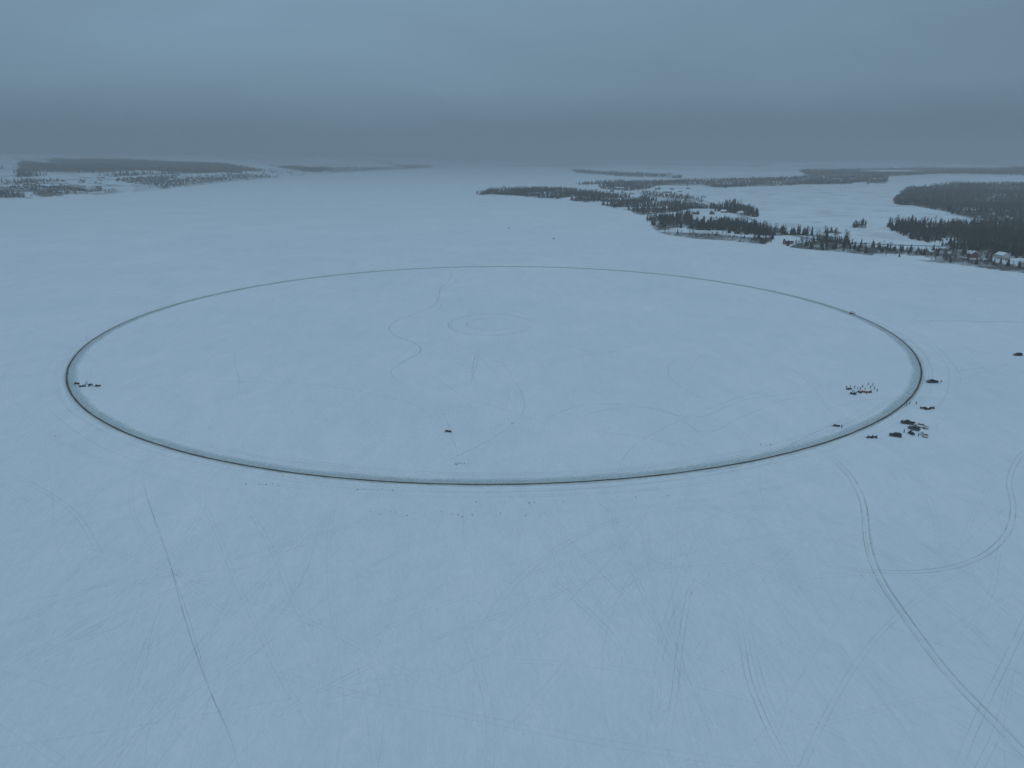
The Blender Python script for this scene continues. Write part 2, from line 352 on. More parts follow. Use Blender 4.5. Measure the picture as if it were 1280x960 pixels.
ci=ng.nodes.new("GeometryNodeCollectionInfo"); ci.inputs["Collection"].default_value=pcol; ci.inputs["Separate Children"].default_value=True; ci.inputs["Reset Children"].default_value=True
def na(nm,ty):
    n=ng.nodes.new("GeometryNodeInputNamedAttribute"); n.data_type=ty; n.inputs[0].default_value=nm; return n.outputs[0]
cx=ng.nodes.new("ShaderNodeCombineXYZ"); ng.links.new(na("rz",'FLOAT'),cx.inputs[2])
ng.links.new(gi.outputs[0],iop.inputs["Points"]); ng.links.new(ci.outputs[0],iop.inputs["Instance"]); iop.inputs["Pick Instance"].default_value=True
ng.links.new(na("k",'INT'),iop.inputs["Instance Index"]); ng.links.new(cx.outputs[0],iop.inputs["Rotation"]); ng.links.new(na("s",'FLOAT'),iop.inputs["Scale"])
ng.links.new(iop.outputs[0],go.inputs[0])
md=wo.modifiers.new("scatter",'NODES'); md.node_group=ng
# ------------------------------------------------------------------ ice ring
CX,CY,RR=-9.9,508.0,271.0
def annulus(name,prof,mat,across=True,jit=0.0,n=1800,seed=0,zj=0.0):
    t=np.linspace(0,2*math.pi,n,endpoint=False); r=np.random.default_rng(seed); rows=[];ac=[]
    for i,(rad,z) in enumerate(prof):
        j=jit*(r.normal(0,1,n)*.5+np.sin(t*37+i)+.7*np.sin(t*91+i*2)) if jit else 0
        zz=z+ (r.uniform(-zj,zj,n) if zj and z>0.05 else 0)
        rows.append(np.stack([CX+(rad+j)*np.cos(t),CY+(rad+j)*np.sin(t),np.zeros(n)+zz],-1)); ac.append(np.full(n,-1+2*i/(len(prof)-1)))
    V=np.stack(rows).reshape(-1,3)
    return np_mesh(name,V,grid_faces(len(prof),n,True)[:,::-1],mat,{"across":np.concatenate(ac)})
ring=link(bpy.data.objects.new("ice_carousel_ring",annulus("water_channel",[(RR-.46,.11),(RR+.46,.11)],m_water,jit=.07)))
link(bpy.data.objects.new("slush_band",annulus("slush_band",[(RR-5.4,.095),(RR-3.6,.096),(RR-1.6,.097),(RR+.2,.096),(RR+2.4,.095)],m_slush,jit=.3,seed=3)),ring)
link(bpy.data.objects.new("inner_berm",annulus("inner_berm",[(RR-1.1,.0),(RR-.85,.17),(RR-.65,.19),(RR-.5,.0)],m_berm,jit=.05,seed=4,zj=.06)),ring)
link(bpy.data.objects.new("outer_berm",annulus("outer_berm",[(RR+.5,.0),(RR+.65,.16),(RR+.85,.15),(RR+1.1,.0)],m_berm,jit=.05,seed=5,zj=.05)),ring)
bm=bmesh.new(); rd=random.Random(5)
def chip(x,y,s):
    m=Matrix.Translation((x,y,s*.25))@Euler((rd.uniform(-.3,.3),rd.uniform(-.3,.3),rd.random()*6)).to_matrix().to_4x4()@Matrix.Diagonal((s*rd.uniform(.6,1.6),s*rd.uniform(.5,1),s*.5,1))
    bmesh.ops.create_icosphere(bm,subdivisions=1,radius=.5,matrix=m)
for i in range(420):
    a=rd.random()*6.283; r=RR+rd.choice([-1,1])*(1.2+abs(rd.gauss(0,1.4))); chip(CX+r*math.cos(a),CY+r*math.sin(a),rd.uniform(.12,.4))
for (px,py,n,sx) in ((335,606,9,9),(575,580,12,6),(590,644,10,22),(520,640,8,16),(957,557,6,2.5),(640,628,8,30),(450,612,8,16),(1045,532,3,2),(30,470,3,3),(73,545,3,1),(790,620,5,20),(560,538,3,2)):
    gx,gy=G(px,py)
    for i in range(n): chip(gx+rd.gauss(0,sx*.5),gy+rd.gauss(0,.8),rd.uniform(.25,.6))
me=bpy.data.meshes.new("ice_debris"); bm.to_mesh(me); bm.free(); me.materials.append(simple("wet_ice",(0.19,0.18,0.16),.7,0,.5,.3)); link(bpy.data.objects.new("ice_debris",me))
# ------------------------------------------------------------------ tracks
TV=[];TF=[];TS=[];TU=[];tz=[0.008]
def catmull(pts,step=3.0):
    p=[Vector((a,b_,0)) for a,b_ in pts]; p=[p[0]*2-p[1]]+p+[p[-1]*2-p[-2]]; out=[]
    for i in range(1,len(p)-2):
        n=max(2,int((p[i+1]-p[i]).length/step))
        for k in range(n):
            t=k/n; out.append(0.5*((2*p[i])+(p[i+1]-p[i-1])*t+(2*p[i-1]-5*p[i]+4*p[i+1]-p[i+2])*t*t+(3*p[i]-p[i-1]-3*p[i+1]+p[i+2])*t**3))
    out.append(p[-2]); return out
def ribbon(c,w,st,off=0.0):
    n=len(c)
    if n<3: return
    z=tz[0]; tz[0]+=0.00012; base=len(TV)
    for i,p in enumerate(c):
        t=(c[min(i+1,n-1)]-c[max(i-1,0)]).normalized(); s=Vector((-t.y,t.x,0)); q=p+s*off
        fade=min(1,i/8,(n-1-i)/8)
        for k in (-1,0,1):
            v=q+s*(w/2*k); TV.append((v.x,v.y,z)); TU.append(k); TS.append(st*fade)
    for i in range(n-1):
        for k in (0,1):
            a=base+i*3+k; TF.append((a,a+1,a+4,a+3))
def track(pp,w=.35,st=.5,pair=0,world=False,step=3.0,g=.82):
    pts=pp if world else [G(*q) for q in pp]
    c=catmull(pts,step); st=min(.95,st*g)
    ph=rd.random()*6
    c=[p+Vector((math.sin(i*.23+ph),math.cos(i*.19+ph),0))*.25 for i,p in enumerate(c)]
    if pair:
        ribbon(c,w,st,pair/2); ribbon(c,w,st*.85,-pair/2)
    else: ribbon(c,w,st)
T=track
T([(1035,567),(1060,592),(1077,625),(1085,680),(1100,722),(1130,770),(1180,838),(1240,900),(1300,960),(1380,1040)],.5,.62,1.9)
T([(1040,572),(1063,600),(1080,635),(1090,690),(1106,730),(1140,782),(1192,848),(1250,905),(1320,975)],.35,.35,1.6)
T([(1030,703),(1070,711),(1110,714),(1170,712),(1225,697),(1258,668),(1266,635),(1262,600),(1275,570),(1300,555)],.45,.45,1.6)
T([(960,690),(1030,704),(1080,713),(1160,714),(1220,703),(1250,680)],.3,.3,1.4)
T([(178,592),(182,612),(190,640),(210,700),(235,780),(260,860),(283,915),(300,970)],.36,.48)
T([(178,592),(181,611),(191,642),(212,702),(236,778),(262,858),(287,915),(310,970)],.3,.25)
T([(922,770),(928,810),(935,850),(958,905),(985,955),(1010,1000)],.4,.5,1.3)
T([(930,760),(940,810),(950,850),(970,900),(1000,955)],.3,.25,1.3)
T([(565,335),(562,350),(550,362),(545,380),(520,392),(497,400),(487,410),(495,420),(520,430),(525,440),(500,455),(488,465),(497,478)],1.0,.50)
T([(560,340),(570,352),(545,366),(551,384),(525,395)],.9,.3)
T([(598,435),(592,455),(590,470),(600,485)],.8,.4)
T([(600,430),(597,452),(588,478)],.8,.3)
T([(683,528),(700,515),(740,505),(800,508),(850,520),(880,520),(930,500),(1000,490)],.6,.4)
T([(700,530),(760,512),(830,512),(880,540),(930,520),(990,498),(1050,494)],.6,.3)
T([(1125,402),(1180,401),(1240,402),(1320,403)],1.4,.7)
T([(295,430),(293,450),(298,470),(296,500)],.6,.25)
T([(550,500),(562,535),(575,580)],.5,.25)
T([(830,420),(760,440),(640,455),(560,470)],.7,.22)
T([(770,595),(790,560),(840,530),(900,505),(980,480)],.5,.3)
T([(900,590),(960,570),(1010,545),(1060,520)],.6,.4)
gcx,gcy=G(613,405)
for r,st in ((30,.55),(28.5,.4),(17,.45),(15.6,.3),(6,.2)):
    T([(gcx+r*math.cos(t/20*6.2832),gcy+r*1.15*math.sin(t/20*6.2832)) for t in range(21)],.8,st,0,True)
T([(605,405),(640,398),(690,400),(720,395)],.7,.25)
for i in range(34):
    a0=rd.uniform(-2.9,-.2); ln=rd.uniform(.15,.9); r=RR+rd.choice([rd.uniform(2,14),rd.uniform(4,34),-rd.uniform(3,12)]); dr=rd.uniform(-5,5)
    T([(CX+(r+dr*k/8)*math.cos(a0+ln*k/8),CY+(r+dr*k/8)*math.sin(a0+ln*k/8)) for k in range(9)],rd.uniform(.3,.55),rd.uniform(.12,.42),rd.choice([0,1.5]),True)
for i in range(7):
    r=RR+rd.uniform(1.5,7); T([(CX+(r+.6*math.sin(k+i))*math.cos(k/40*6.2832),CY+(r+.6*math.sin(k+i))*math.sin(k/40*6.2832)) for k in range(41)],.5,rd.uniform(.08,.16),0,True)
# many faint passes on the near ice
for i in range(420):
    x=rd.uniform(-260,260); y=rd.uniform(60,260); a=rd.choice([rd.gauss(.6,.22),rd.gauss(.75,.3),rd.gauss(2.4,.3),rd.gauss(1.55,.35),rd.gauss(1.2,.3),rd.uniform(.3,2.8)])
    L=rd.uniform(40,200); cur=rd.gauss(0,.3); pts=[]; x-=math.cos(a)*L/2; y-=math.sin(a)*L/2
    for k in range(7):
        pts.append((x,y)); x+=math.cos(a)*L/6; y+=math.sin(a)*L/6; a+=cur/3+rd.gauss(0,.05)
    pts=[p for p in pts if math.hypot(p[0]-CX,p[1]-CY)>RR+3]
    if len(pts)>2: T(pts,rd.uniform(.18,.36),rd.uniform(.06,.2)*(1.5 if i%29==0 else 1),rd.choice([0,0,1.2,1.4,1.7]),True)
for i in range(80):
    x=rd.uniform(-300,420); y=rd.uniform(230,950); a=rd.uniform(0,3.14); L=rd.uniform(60,260); cur=rd.gauss(0,.6); pts=[]
    for k in range(8):
        pts.append((x,y)); x+=math.cos(a)*L/7; y+=math.sin(a)*L/7; a+=cur/3+rd.gauss(0,.16)
    T(pts,rd.uniform(.4,.8),rd.uniform(.06,.24),0,True)
T([(0,585),(40,605),(90,640),(130,700)],.35,.3,1.5)
T([(-30,865),(90,800),(200,745),(330,700)],.35,.3,1.4)
T([(-30,800),(120,735),(240,700)],.35,.3,1.4)
T([(530,803),(550,797),(565,790)],.5,.7)
T([(640,690),(700,735),(760,790),(790,840)],.35,.28,1.4)
T([(830,960),(842,870),(850,800),(870,700)],.35,.28,1.3)
T([(330,800),(380,720),(400,650)],.35,.3)
T([(575,700),(580,640),(572,612)],.3,.3)
T([(590,700),(597,650),(600,612)],.3,.25)
T([(1300,740),(1240,860),(1190,980)],.35,.28,1.4)
me=np_mesh("snowmobile_tracks",TV,np.array(TF),m_track,{"strength":TS,"across":TU}); link(bpy.data.objects.new("snowmobile_tracks",me))
# ------------------------------------------------------------------ vehicles & things
M={k:simple(k,*v) for k,v in dict(
 paint_black=((.018,.02,.022),.35,.1),paint_white=((.72,.74,.75),.35,0),paint_grey=((.09,.10,.11),.35,.3),paint_red=((.35,.02,.02),.4,0),paint_blue=((.03,.06,.16),.35,.2),
 paint_orange=((.5,.14,.02),.4,0),rubber=((.015,.015,.015),.8,0),glass=((.01,.014,.018),.12,0),chrome=((.35,.36,.37),.3,.8),lamp_red=((.4,.02,.02),.3,0),lamp_clear=((.7,.7,.68),.2,0),
 cloth_black=((.015,.016,.02),.9,0),cloth_red=((.35,.03,.03),.9,0),cloth_blue=((.03,.06,.16),.9,0),cloth_olive=((.06,.065,.04),.9,0),cloth_orange=((.6,.2,.03),.9,0),skin=((.5,.32,.25),.6,0),
 siding_white=((.45,.46,.46),.7,0),siding_tan=((.20,.18,.15),.7,0),siding_red=((.13,.06,.05),.7,0),siding_grey=((.14,.15,.16),.7,0),roof_snow=((.66,.75,.79),.9,0),roof_dark=((.06,.06,.065),.8,0),seat=((.02,.02,.02),.6,0)).items()}
class B:
    def __init__(s): s.bm=bmesh.new(); s.mats=[]
    def mi(s,m):
        m=M[m]
        if m not in s.mats: s.mats.append(m)
        return s.mats.index(m)
    def box(s,c,d,m,taper=1.0,rot=None,bev=0.0):
        i=s.mi(m); r=bmesh.ops.create_cube(s.bm,size=1); vs=r['verts']
        for v in vs:
            k=taper if v.co.z>0 else 1.0
            v.co=Vector((v.co.x*d[0]*k,v.co.y*d[1]*k,v.co.z*d[2]))
        if rot: bmesh.ops.rotate(s.bm,verts=vs,cent=(0,0,0),matrix=Euler(rot).to_matrix())
        bmesh.ops.translate(s.bm,verts=vs,vec=c)
        fs={f for v in vs for f in v.link_faces}
        for f in fs: f.material_index=i
        if bev:
            es={e for f in fs for e in f.edges}; r=bmesh.ops.bevel(s.bm,geom=list(es),offset=bev,segments=2,affect='EDGES')
            for f in r['faces']: f.material_index=i
    def prof(s,pts,w,m,x=0.0,wt=None,bev=0.04,zt=None):
        """side outline (y,z) extruded over width w; wt: width factor at top"""
        i=s.mi(m); zs=[p[1] for p in pts]; z0,z1=min(zs),max(zs)
        def hw(z):
            k=(z-z0)/(z1-z0+1e-9); return w/2*(1+( (wt or 1)-1)*k)
        A=[s.bm.verts.new((x-hw(z),y,z)) for y,z in pts]; C=[s.bm.verts.new((x+hw(z),y,z)) for y,z in pts]
        fs=[s.bm.faces.new(A),s.bm.faces.new(C[::-1])]
        n=len(pts)
        for k in range(n): fs.append(s.bm.faces.new((A[k],C[k],C[(k+1)%n],A[(k+1)%n])))
        for f in fs: f.material_index=i
        bmesh.ops.recalc_face_normals(s.bm,faces=fs)
        if bev:
            es={e for f in fs for e in f.edges}; r=bmesh.ops.bevel(s.bm,geom=list(es),offset=bev,segments=2,affect='EDGES',clamp_overlap=True)
            for f in r['faces']: f.material_index=i
    def wheel(s,c,r,w,axis='X'):
        for rad,ww,m in ((r,w,'rubber'),(r*.58,w+.03,'chrome'),(r*.18,w+.06,'rubber')):
            i=s.mi(m); rr_=bmesh.ops.create_cone(s.bm,cap_ends=True,segments=18,radius1=rad,radius2=rad,depth=ww,matrix=Matrix.Translation(c)@Matrix.Rotation(math.pi/2,4,'Y'))
            for f in {f for v in rr_['verts'] for f in v.link_faces}: f.material_index=i
    def tube(s,pts,r,m,seg=6): tube(s.bm,pts,[r]*len(pts) if not isinstance(r,(list,tuple)) else r,s.mi(m),seg)
    def done(s,name):
        me=bpy.data.meshes.new(name); s.bm.to_mesh(me); s.bm.free()
        for m in s.mats: me.materials.append(m)
        return me
def mk_suv(paint):
    b=B()
    b.prof([(-2.35,.38),(2.3,.38),(2.38,.7),(2.3,.98),(1.1,1.1),(-2.3,1.12),(-2.4,.75)],1.88,paint,bev=.07)
    b.prof([(1.12,1.08),(.45,1.62),(-2.05,1.64),(-2.3,1.1)],1.74,'glass',wt=.84,bev=.04)
    b.prof([(.5,1.6),(.35,1.72),(-1.95,1.73),(-2.1,1.62)],1.48,paint,wt=.92,bev=.05)
    for y in (-.05,-1.1,-2.02): 
        for sx in (-1,1): b.box((sx*.80,y,1.36),(.07,.09,.52),paint,rot=(0,-sx*.25,0))
    for y in (1.5,-1.45):
        for sx in (-1,1): b.wheel((sx*.84,y,.37),.37,.26); b.box((sx*.90,y,.72),(.1,.95,.1),'rubber',bev=.02)
    b.box((0,2.38,.5),(1.7,.12,.2),'chrome',bev=.03); b.box((0,-2.4,.52),(1.7,.12,.22),'rubber',bev=.03); b.box((0,2.36,.8),(.9,.08,.2),'rubber')
    for sx in (-1,1):
        b.box((sx*.72,2.34,.85),(.32,.1,.16),'lamp_clear'); b.box((sx*.84,-2.36,.98),(.14,.1,.34),'lamp_red'); b.box((sx*1.02,.85,1.18),(.2,.1,.15),paint,bev=.02)
        b.tube([(sx*.6,.2,1.77),(sx*.6,-1.7,1.77)],.025,'chrome')
    return b.done("suv_"+paint)
def mk_pickup(paint):
    b=B()
    b.prof([(-.75,.45),(2.75,.45),(2.85,.8),(2.78,1.1),(1.35,1.2),(-.75,1.22)],1.95,paint,bev=.07)
    b.prof([(1.38,1.18),(.8,1.78),(-.6,1.8),(-.75,1.2)],1.8,'glass',wt=.84,bev=.03)
    b.prof([(.85,1.76),(.7,1.88),(-.55,1.89),(-.65,1.78)],1.52,paint,wt=.92,bev=.04)
    for y in (.15,-.68):
        for sx in (-1,1): b.box((sx*.84,y,1.5),(.07,.1,.58),paint,rot=(0,-sx*.25,0))
    b.box((0,-1.85,.72),(1.72,2.15,.12),'rubber')
    for sx in (-1,1): b.box((sx*.9,-1.85,.9),(.14,2.2,.62),paint,bev=.03)
    b.box((0,-2.93,.92),(1.66,.08,.56),paint,bev=.02); b.box((0,-3.03,.55),(1.85,.14,.18),'chrome',bev=.03); b.box((0,2.86,.58),(1.85,.14,.24),'chrome',bev=.03); b.box((0,2.82,.9),(1.1,.08,.26),'rubber')
    for y in (1.85,-1.95):
        for sx in (-1,1): b.wheel((sx*.86,y,.42),.42,.28); b.box((sx*.95,y,.84),(.1,1.05,.1),'rubber',bev=.02)
    for sx in (-1,1):
        b.box((sx*.8,2.78,.95),(.26,.1,.2),'lamp_clear'); b.box((sx*.92,-2.95,.98),(.1,.08,.3),'lamp_red'); b.box((sx*1.1,1.0,1.3),(.22,.1,.2),paint,bev=.02)
    return b.done("pickup_"+paint)
def mk_sled(paint):
    b=B()
    b.prof([(-1.5,.12),(.3,.1),(.5,.3),(-1.3,.42),(-1.6,.28)],.42,'rubber',bev=.05)
    b.prof([(-1.55,.45),(.4,.45),(.4,.52),(-1.6,.55)],.5,paint,bev=.02)
    b.prof([(-1.3,.55),(.1,.55),(.15,.75),(-.3,.72),(-1.1,.82),(-1.3,.75)],.38,'seat',wt=.8,bev=.06)
    b.prof([(.1,.3),(1.25,.28),(1.4,.42),(1.0,.7),(.35,.95),(.1,.8)],.8,paint,wt=.55,bev=.08)
    b.prof([(.75,.85),(.35,1.22),(.3,1.2),(.62,.84)],.5,'glass',wt=.75,bev=.01)
    for sx in (-1,1):
        b.prof([(.45,.03),(1.55,.03),(1.75,.22),(1.7,.24),(1.5,.09),(.45,.09)],.14,'rubber',x=sx*.5,bev=.01)
        b.tube([(sx*.5,1.05,.08),(sx*.3,.9,.5)],.035,'chrome'); b.tube([(0,.3,.95),(sx*.36,.12,1.05)],.025,'rubber'); b.box((sx*.36,-.4,.36),(.24,1.2,.04),'rubber')
    b.box((0,1.28,.48),(.3,.1,.12),'lamp_clear',bev=.02); b.box((0,-1.6,.6),(.25,.06,.1),'lamp_red'); b.box((0,-1.45,.68),(.42,.35,.25),'seat',bev=.04)
    return b.done("sled_"+paint)
def mk_atv(paint):
    b=B()
    for y in (.65,-.65):
        for sx in (-1,1):
            b.wheel((sx*.45,y,.31),.31,.26); b.prof([(y-.42,.6),(y-.2,.7),(y+.2,.7),(y+.42,.58),(y+.38,.54),(y,.64),(y-.38,.55)],.34,paint,x=sx*.42,bev=.02)
    b.box((0,0,.45),(.42,1.5,.3),'rubber',bev=.04); b.prof([(-.7,.6),(.7,.6),(.85,.72),(.5,.9),(.1,.78),(-.75,.75)],.4,paint,wt=.8,bev=.05)
    b.prof([(-.65,.76),(.12,.76),(.1,.88),(-.3,.86),(-.65,.93)],.34,'seat',wt=.8,bev=.04)
    for y0,y1 in ((.5,1.0),(-1.0,-.6)):
        for k in range(4):
            yy=y0+(y1-y0)*k/3; b.tube([(-.4,yy,.86),(.4,yy,.86)],.018,'rubber',4)
        for sx in (-1,1): b.tube([(sx*.4,y0,.86),(sx*.4,y1,.86)],.018,'rubber',4); b.tube([(sx*.3,(y0+y1)/2,.6),(sx*.35,(y0+y1)/2,.86)],.018,'rubber',4)
    b.tube([(0,.5,.8),(0,.35,1.1)],.03,'rubber')
    for sx in (-1,1): b.tube([(0,.35,1.1),(sx*.36,.22,1.15)],.022,'rubber'); b.box((sx*.2,.9,.68),(.14,.06,.1),'lamp_clear')
    b.box((0,-.85,1.02),(.6,.4,.28),'seat',bev=.05)
    return b.done("atv_"+paint)
def mk_utv(paint):
    b=B()
    for y in (.95,-.9):
        for sx in (-1,1): b.wheel((sx*.62,y,.34),.34,.26); b.box((sx*.62,y,.74),(.32,.8,.07),paint,bev=.03)
    b.box((0,0,.42),(1.1,2.2,.22),'rubber',bev=.04); b.prof([(.55,.5),(1.45,.5),(1.5,.75),(1.1,.98),(.55,1.05)],1.2,paint,wt=.85,bev=.06)
    b.prof([(-1.4,.6),(-.45,.6),(-.45,.98),(-1.4,.98)],1.25,paint,bev=.04); b.box((0,-.92,.985),(1.05,.75,.03),'rubber')
    for sx in (-1,1):
        b.box((sx*.3,-.15,.7),(.5,.5,.16),'seat',bev=.04); b.box((sx*.3,-.4,1.0),(.5,.12,.6),'seat',bev=.04)
        b.tube([(sx*.6,.75,1.0),(sx*.55,.3,1.85),(sx*.55,-.5,1.87),(sx*.6,-.6,.95)],.035,'rubber'); b.box((sx*.45,1.47,.8),(.2,.06,.12),'lamp_clear'); b.box((sx*.63,0,.6),(.06,.9,.3),paint,bev=.02)
    b.box((0,-.1,1.92),(1.2,1.1,.06),paint,bev=.025); b.prof([(.74,1.02),(.34,1.82),(.31,1.82),(.71,1.02)],1.1,'glass',bev=0); b.tube([(-.3,.6,1.0),(-.3,.35,1.15)],.03,'rubber')
    return b.done("utv_"+paint)
def mk_person(top,bottom,hat,pose=0):
    nodes={'pelvis':((0,0,.98),.16),'waist':((0,.01,1.12),.155),'chest':((0,0,1.34),.175),'neckb':((0,0,1.5),.085),'neck':((0,.01,1.57),.06)}
    st=(0.10,0.0,0.22)[pose]
    ed=[('pelvis','waist'),('waist','chest'),('chest','neckb'),('neckb','neck')]
    for s,nm in ((-1,'l'),(1,'r')):
        f=st*s
        nodes.update({nm+'hip':((s*.1,0,.92),.115),nm+'knee':((s*.12,f*.6+.04,.52),.085),nm+'ank':((s*.13,f,.12),.065),nm+'toe':((s*.15,f+.18,.06),.055),
          nm+'sh':((s*.2,0,1.45),.085),nm+'el':((s*.29,-.03+.05*pose-f*.3,1.17),.06)})
        nodes[nm+'wr']=((s*.27,.14-f*.4,.95),.045) if pose!=1 else ((s*.14,.3,1.16),.045)
        ed+=[('pelvis',nm+'hip'),(nm+'hip',nm+'knee'),(nm+'knee',nm+'ank'),(nm+'ank',nm+'toe'),('chest',nm+'sh'),(nm+'sh',nm+'el'),(nm+'el',nm+'wr')]
    ks=list(nodes); me=bpy.data.meshes.new("b"); me.from_pydata([nodes[k][0] for k in ks],[(ks.index(a),ks.index(c)) for a,c in ed],[]); o=bpy.data.objects.new("b",me); link(o)
    o.modifiers.new("s",'SKIN'); o.modifiers.new("ss",'SUBSURF').levels=1
    sv=me.skin_vertices[0].data
    for i,k in enumerate(ks): sv[i].radius=(nodes[k][1],nodes[k][1]*(.72 if k in('chest','waist','pelvis') else 1)); sv[i].use_root=(k=='pelvis')
    dg=bpy.context.evaluated_depsgraph_get(); dg.update(); em=bpy.data.meshes.new_from_object(o.evaluated_get(dg)); bpy.data.objects.remove(o)
    b=B(); b.bm.from_mesh(em); t,bo,bt,sk,ht=[b.mi(x) for x in (top,bottom,'rubber','skin',hat)]
    for f in b.bm.faces:
        z=f.calc_center_median(); f.smooth=True
        f.material_index=sk if z.z>1.56 else (bt if z.z<.2 else (bo if (z.z<.93 and abs(z.x)<.235) else t))
    for s,nm in ((-1,'l'),(1,'r')):
        w=Vector(nodes[nm+'wr'][0]); el=Vector(nodes[nm+'el'][0]); d=(w-el).normalized(); side=Vector((s,0,0))
        side=(side-d*side.dot(d)).normalized(); n=d.cross(side)
        tube(b.bm,[w,w+d*.05,w+d*.1],[.03,.045,.04],bt,8)
        for k in range(4):
            o_=w+d*.09+n*(-.033+k*.022); L=(.06,.075,.08,.062)[k]; tube(b.bm,[o_,o_+d*L*.6-side*.008,o_+d*L-side*.03],[.012,.011,.009],bt,5)
        o_=w+d*.04-n*.04; tube(b.bm,[o_,o_-n*.03+d*.03,o_-n*.035+d*.06],[.015,.013,.01],bt,5)
    def ell(c,r,m,seg=14):
        rr_=bmesh.ops.create_uvsphere(b.bm,u_segments=seg,v_segments=10,radius=1,matrix=Matrix.Translation(c)@Matrix.Diagonal((*r,1)))
        for f in {f for v in rr_['verts'] for f in v.link_faces}: f.material_index=m; f.smooth=True
    ell((0,.02,1.68),(.078,.098,.118),sk); ell((0,.005,1.735),(.088,.105,.085),ht); ell((0,.12,1.665),(.014,.02,.022),sk,8)
    for s in (-1,1): ell((s*.03,.107,1.69),(.013,.01,.008),bt,8); ell((s*.08,.01,1.68),(.015,.025,.033),sk,8)
    ell((0,.108,1.622),(.026,.012,.007),b.mi('cloth_red'),8); ell((0,-.01,1.53),(.1,.1,.04),t)
    return b.done("person_"+top)
def place(name,me,px,py,rot=0,z=0,s=1.0):
    x,y=G(px,py,z); o=link(bpy.data.objects.new(name,me)); o.location=(x,y,z+.01); o.rotation_euler=(0,0,math.radians(rot)); o.scale=(s,s,s); return o
suvB,suvW,suvG=mk_suv('paint_black'),mk_suv('paint_white'),mk_suv('paint_grey')
pkB,pkW=mk_pickup('paint_black'),mk_pickup('paint_white')
slB,slR=mk_sled('paint_black'),mk_sled('paint_red'); slU=mk_sled('paint_blue')
atB=mk_atv('paint_black'); utB,utR=mk_utv('paint_black'),mk_utv('paint_red')
PEO=[mk_person('cloth_black','cloth_black','cloth_black',0),mk_person('cloth_blue','cloth_black','cloth_black',1),mk_person('cloth_black','cloth_olive','cloth_orange',2),mk_person('cloth_red','cloth_black','cloth_black',0),mk_person('cloth_orange','cloth_black','cloth_olive',1),mk_person('cloth_olive','cloth_black','cloth_red',2)]
def P_(px,py,k=0,rot=0): place("person",PEO[k],px,py,rot)
place("snowmobile",slB,96,480,80); place("snowmobile",slB,103,483.5,-60); place("all_terrain_vehicle",atB,113,482,30); place("snowmobile",slU,122,483,100)
for q in ((94,482,0,30),(99,482,2,120),(107,483,0,200),(109,480.5,1,90),(116,483,5,-90),(121,484,0,0),(111,484,0,50)): P_(*q)
place("utility_vehicle",utB,1066,493,70); place("snowmobile",slB,1074,491,20); place("snowmobile",slR,1079,490.5,60); place("all_terrain_vehicle",atB,1087,491,110); place("snowmobile",slB,1061,487,95)
for q in ((1058,486,0,20),(1063,485,3,90),(1068,486,0,200),(1072,487,1,45),(1075,488,2,140),(1078,485,0,0),(1081,488,0,250),(1085,482,4,180),(1088,486,0,10),(1091,482.5,0,80),(1093,487,5,120),(1096,490,0,300),(1070,494,0,30),(1083,493,3,0)): P_(*q)
place("pickup_truck",pkB,1165,478.5,88); place("person",PEO[0],1176,479,0)
place("person",PEO[0],1133,508,40); place("person",PEO[3],1137,506,10); place("person",PEO[0],1145,506,200)
place("all_terrain_vehicle",atB,1153,511,75); place("snowmobile",slB,1159,512,95); place("all_terrain_vehicle",atB,1165,511,85); P_(1163,512.5,0,0); P_(1156,512,2,0)
place("pickup_truck",pkB,1134.5,530,60); place("parked_suv",suvG,1142,537,35); place("utility_vehicle",utB,1139,543,10); place("parked_suv",suvW,1155,545,-15); place("pickup_truck",pkW,1151,534,30)
place("parked_suv",suvB,1119,545.5,62); place("snowmobile",slB,1087,547.5,85); place("all_terrain_vehicle",atB,1093,547.5,80); P_(1090,548,0,50); P_(1130,541,0,90); P_(1148,546,5,10)
place("snowmobile",slB,1045,533,70); P_(1052,535,3,0)
place("snowmobile",slB,560,540,75)
place("utility_vehicle",utR,1064,392.5,80); P_(1068,393,0,0)
place("parked_suv",suvB,1272,444.5,85)
place("utility_vehicle",utB,692,299,60); place("utility_vehicle",utB,636,285.5,40)
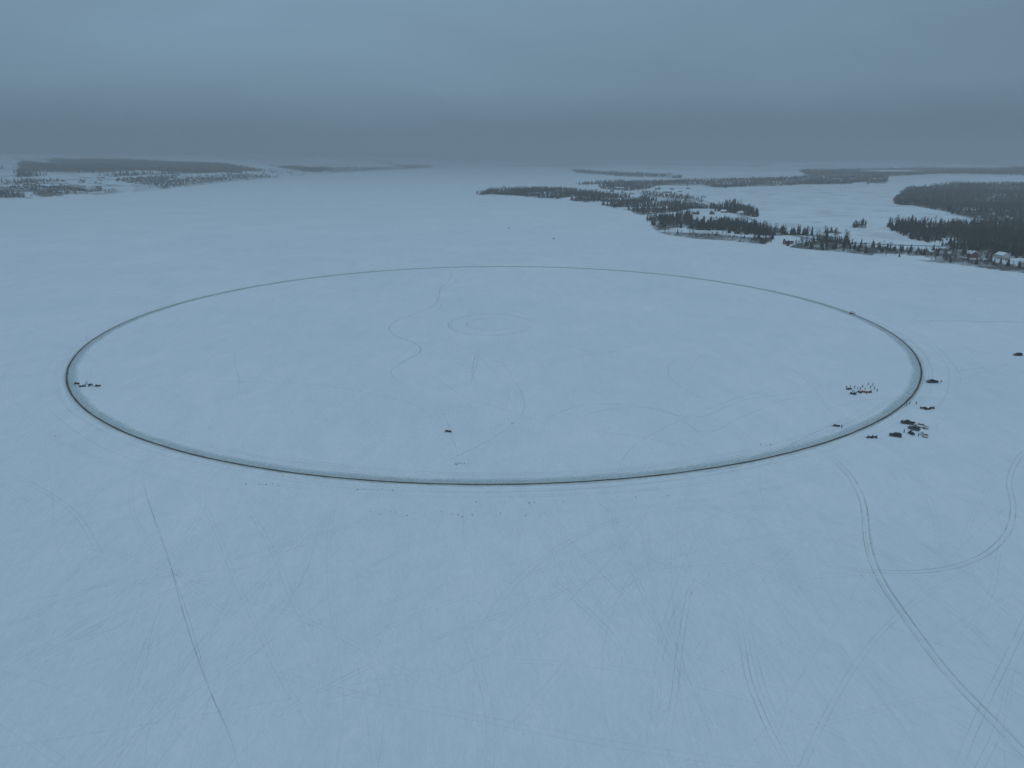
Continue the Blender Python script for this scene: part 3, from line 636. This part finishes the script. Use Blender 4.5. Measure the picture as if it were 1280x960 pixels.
# ------------------------------------------------------------------ buildings
def mk_house(w,l,h,rf,wall,roof,barn=False):
    b=B(); W2=w/2; b.box((0,0,h/2-.4),(w,l,h+.8),wall)
    i=b.mi(wall)
    for sy in (-1,1):
        f=b.bm.faces.new([b.bm.verts.new(p) for p in ((-W2,sy*(l/2-.01),h),(W2,sy*(l/2-.01),h),(0,sy*(l/2-.01),h+rf))]); f.material_index=i
    for s in (-1,1):
        i2=b.mi(roof); v=[(0,-l/2-.5,h+rf+.12),(0,l/2+.5,h+rf+.12),(s*(W2+.6),l/2+.5,h-.2),(s*(W2+.6),-l/2-.5,h-.2)]
        lo=[b.bm.verts.new((x,y,z)) for x,y,z in v]; hi=[b.bm.verts.new((x,y,z+.3)) for x,y,z in v]
        for q in ((lo[::-1]),(hi),(lo[0],lo[1],hi[1],hi[0]),(lo[1],lo[2],hi[2],hi[1]),(lo[2],lo[3],hi[3],hi[2]),(lo[3],lo[0],hi[0],hi[3])):
            f=b.bm.faces.new(q); f.material_index=i2
    nz=2 if h>4.5 else 1
    for s in (-1,1):
        for k in range(nz):
            for j in range(int(l//3)):
                y=-l/2+1.6+j*3; b.box((s*(W2+.02),y,1.5+k*2.7),(.08,1.0,1.2),'glass'); b.box((s*(W2+.012),y,1.5+k*2.7),(.05,1.2,1.4),'siding_white')
    b.box((0,-l/2-.03,1.1),(1.0 if not barn else 3.4,.08,2.1 if not barn else 3),'siding_red' if not barn else 'siding_white')
    for s in (-1,1): b.box((s*w*.3,-l/2-.03,1.6),(1.0,.07,1.2),'glass')
    if not barn: b.box((w*.2,l*.15,h+rf+.2),(.7,.7,1.6),'siding_red'); b.box((0,-l/2-1.2,.1),(w*.6,2.4,.3),'siding_tan')
    return b.done("house_"+wall)
HS=[mk_house(8,11,4.8,2.6,'siding_white','roof_snow'),mk_house(8,11,3.2,2.4,'siding_tan','roof_snow'),mk_house(8,10,3.2,2.4,'siding_grey','roof_dark'),mk_house(8,11,4.6,2.6,'siding_red','roof_snow')]
BN=mk_house(11,20,5,4,'siding_tan','roof_snow',True); BG=mk_house(12,28,4.2,2.6,'siding_grey','roof_snow',True)
RG=np.geomspace(700,9000,1200)
def hplace(name,me,px,py,rot):
    dx=(px-640)/FPX; dy=(480-py)/FPX; d=np.array((dx,cp+dy*sp,-sp+dy*cp)); hl=math.hypot(d[0],d[1])
    x=d[0]/hl*RG; y=d[1]/hl*RG; z=CAM_H+d[2]/hl*RG; hh=H(x,y)
    ok=np.nonzero((z<=hh)&(hh>0.3))[0]
    if len(ok)==0: return
    i=ok[0]; o=link(bpy.data.objects.new(name,me)); o.location=(x[i],y[i],hh[i]); o.rotation_euler=(0,0,math.radians(rot))
for i,(x,y) in enumerate([(905,266),(925,269),(890,268),(765,240),(778,241),(790,243),(840,237),(712,241),(850,240),(745,238),(985,305),(1090,316),(1160,318),(1252,324),(870,268),(800,236),(812,243),(880,247),(860,236),(935,262),(830,241),(756,244),(1215,322),(1040,309)]): hplace("house",HS[(i*3+1)%4],x,y,rd.uniform(0,180))
hplace("barn",BN,822,237,20); hplace("barn",BG,834,241,70); hplace("barn",BG,775,236.5,80)
for i in range(60):
    x=rd.uniform(5,420); t=x/420; y=(241-25*t)-rd.uniform(0,5+9*(1-t)); hplace("house",HS[rd.randrange(4)],x,y,rd.uniform(0,180))
hplace("barn",BG,215,226,80); hplace("barn",BN,330,217,10); hplace("barn",BG,120,229,30)
# shore road
rp=[(1320,310),(1240,305),(1130,302),(1050,298),(990,290),(950,278),(880,250),(830,243),(790,246)]
c=catmull([G(a,b_,9) for a,b_ in rp],12); V=[];F=[]
for i,p in enumerate(c):
    t=(c[min(i+1,len(c)-1)]-c[max(i-1,0)]).normalized(); s=Vector((-t.y,t.x,0))
    for k in (-1,-.33,.33,1):
        q=p+s*3.2*k; V.append((q.x,q.y,float(H(np.array([q.x]),np.array([q.y]))[0])+.5))
for i in range(len(c)-1):
    for k in range(3): a=i*4+k; F.append((a,a+1,a+5,a+4))
link(bpy.data.objects.new("shore_road",np_mesh("shore_road",V,F,simple("snowy_asphalt",(.3,.32,.33),.8,0,.5,.02))))
scene.view_settings.view_transform='Standard'; scene.view_settings.look='None'; scene.view_settings.exposure=0
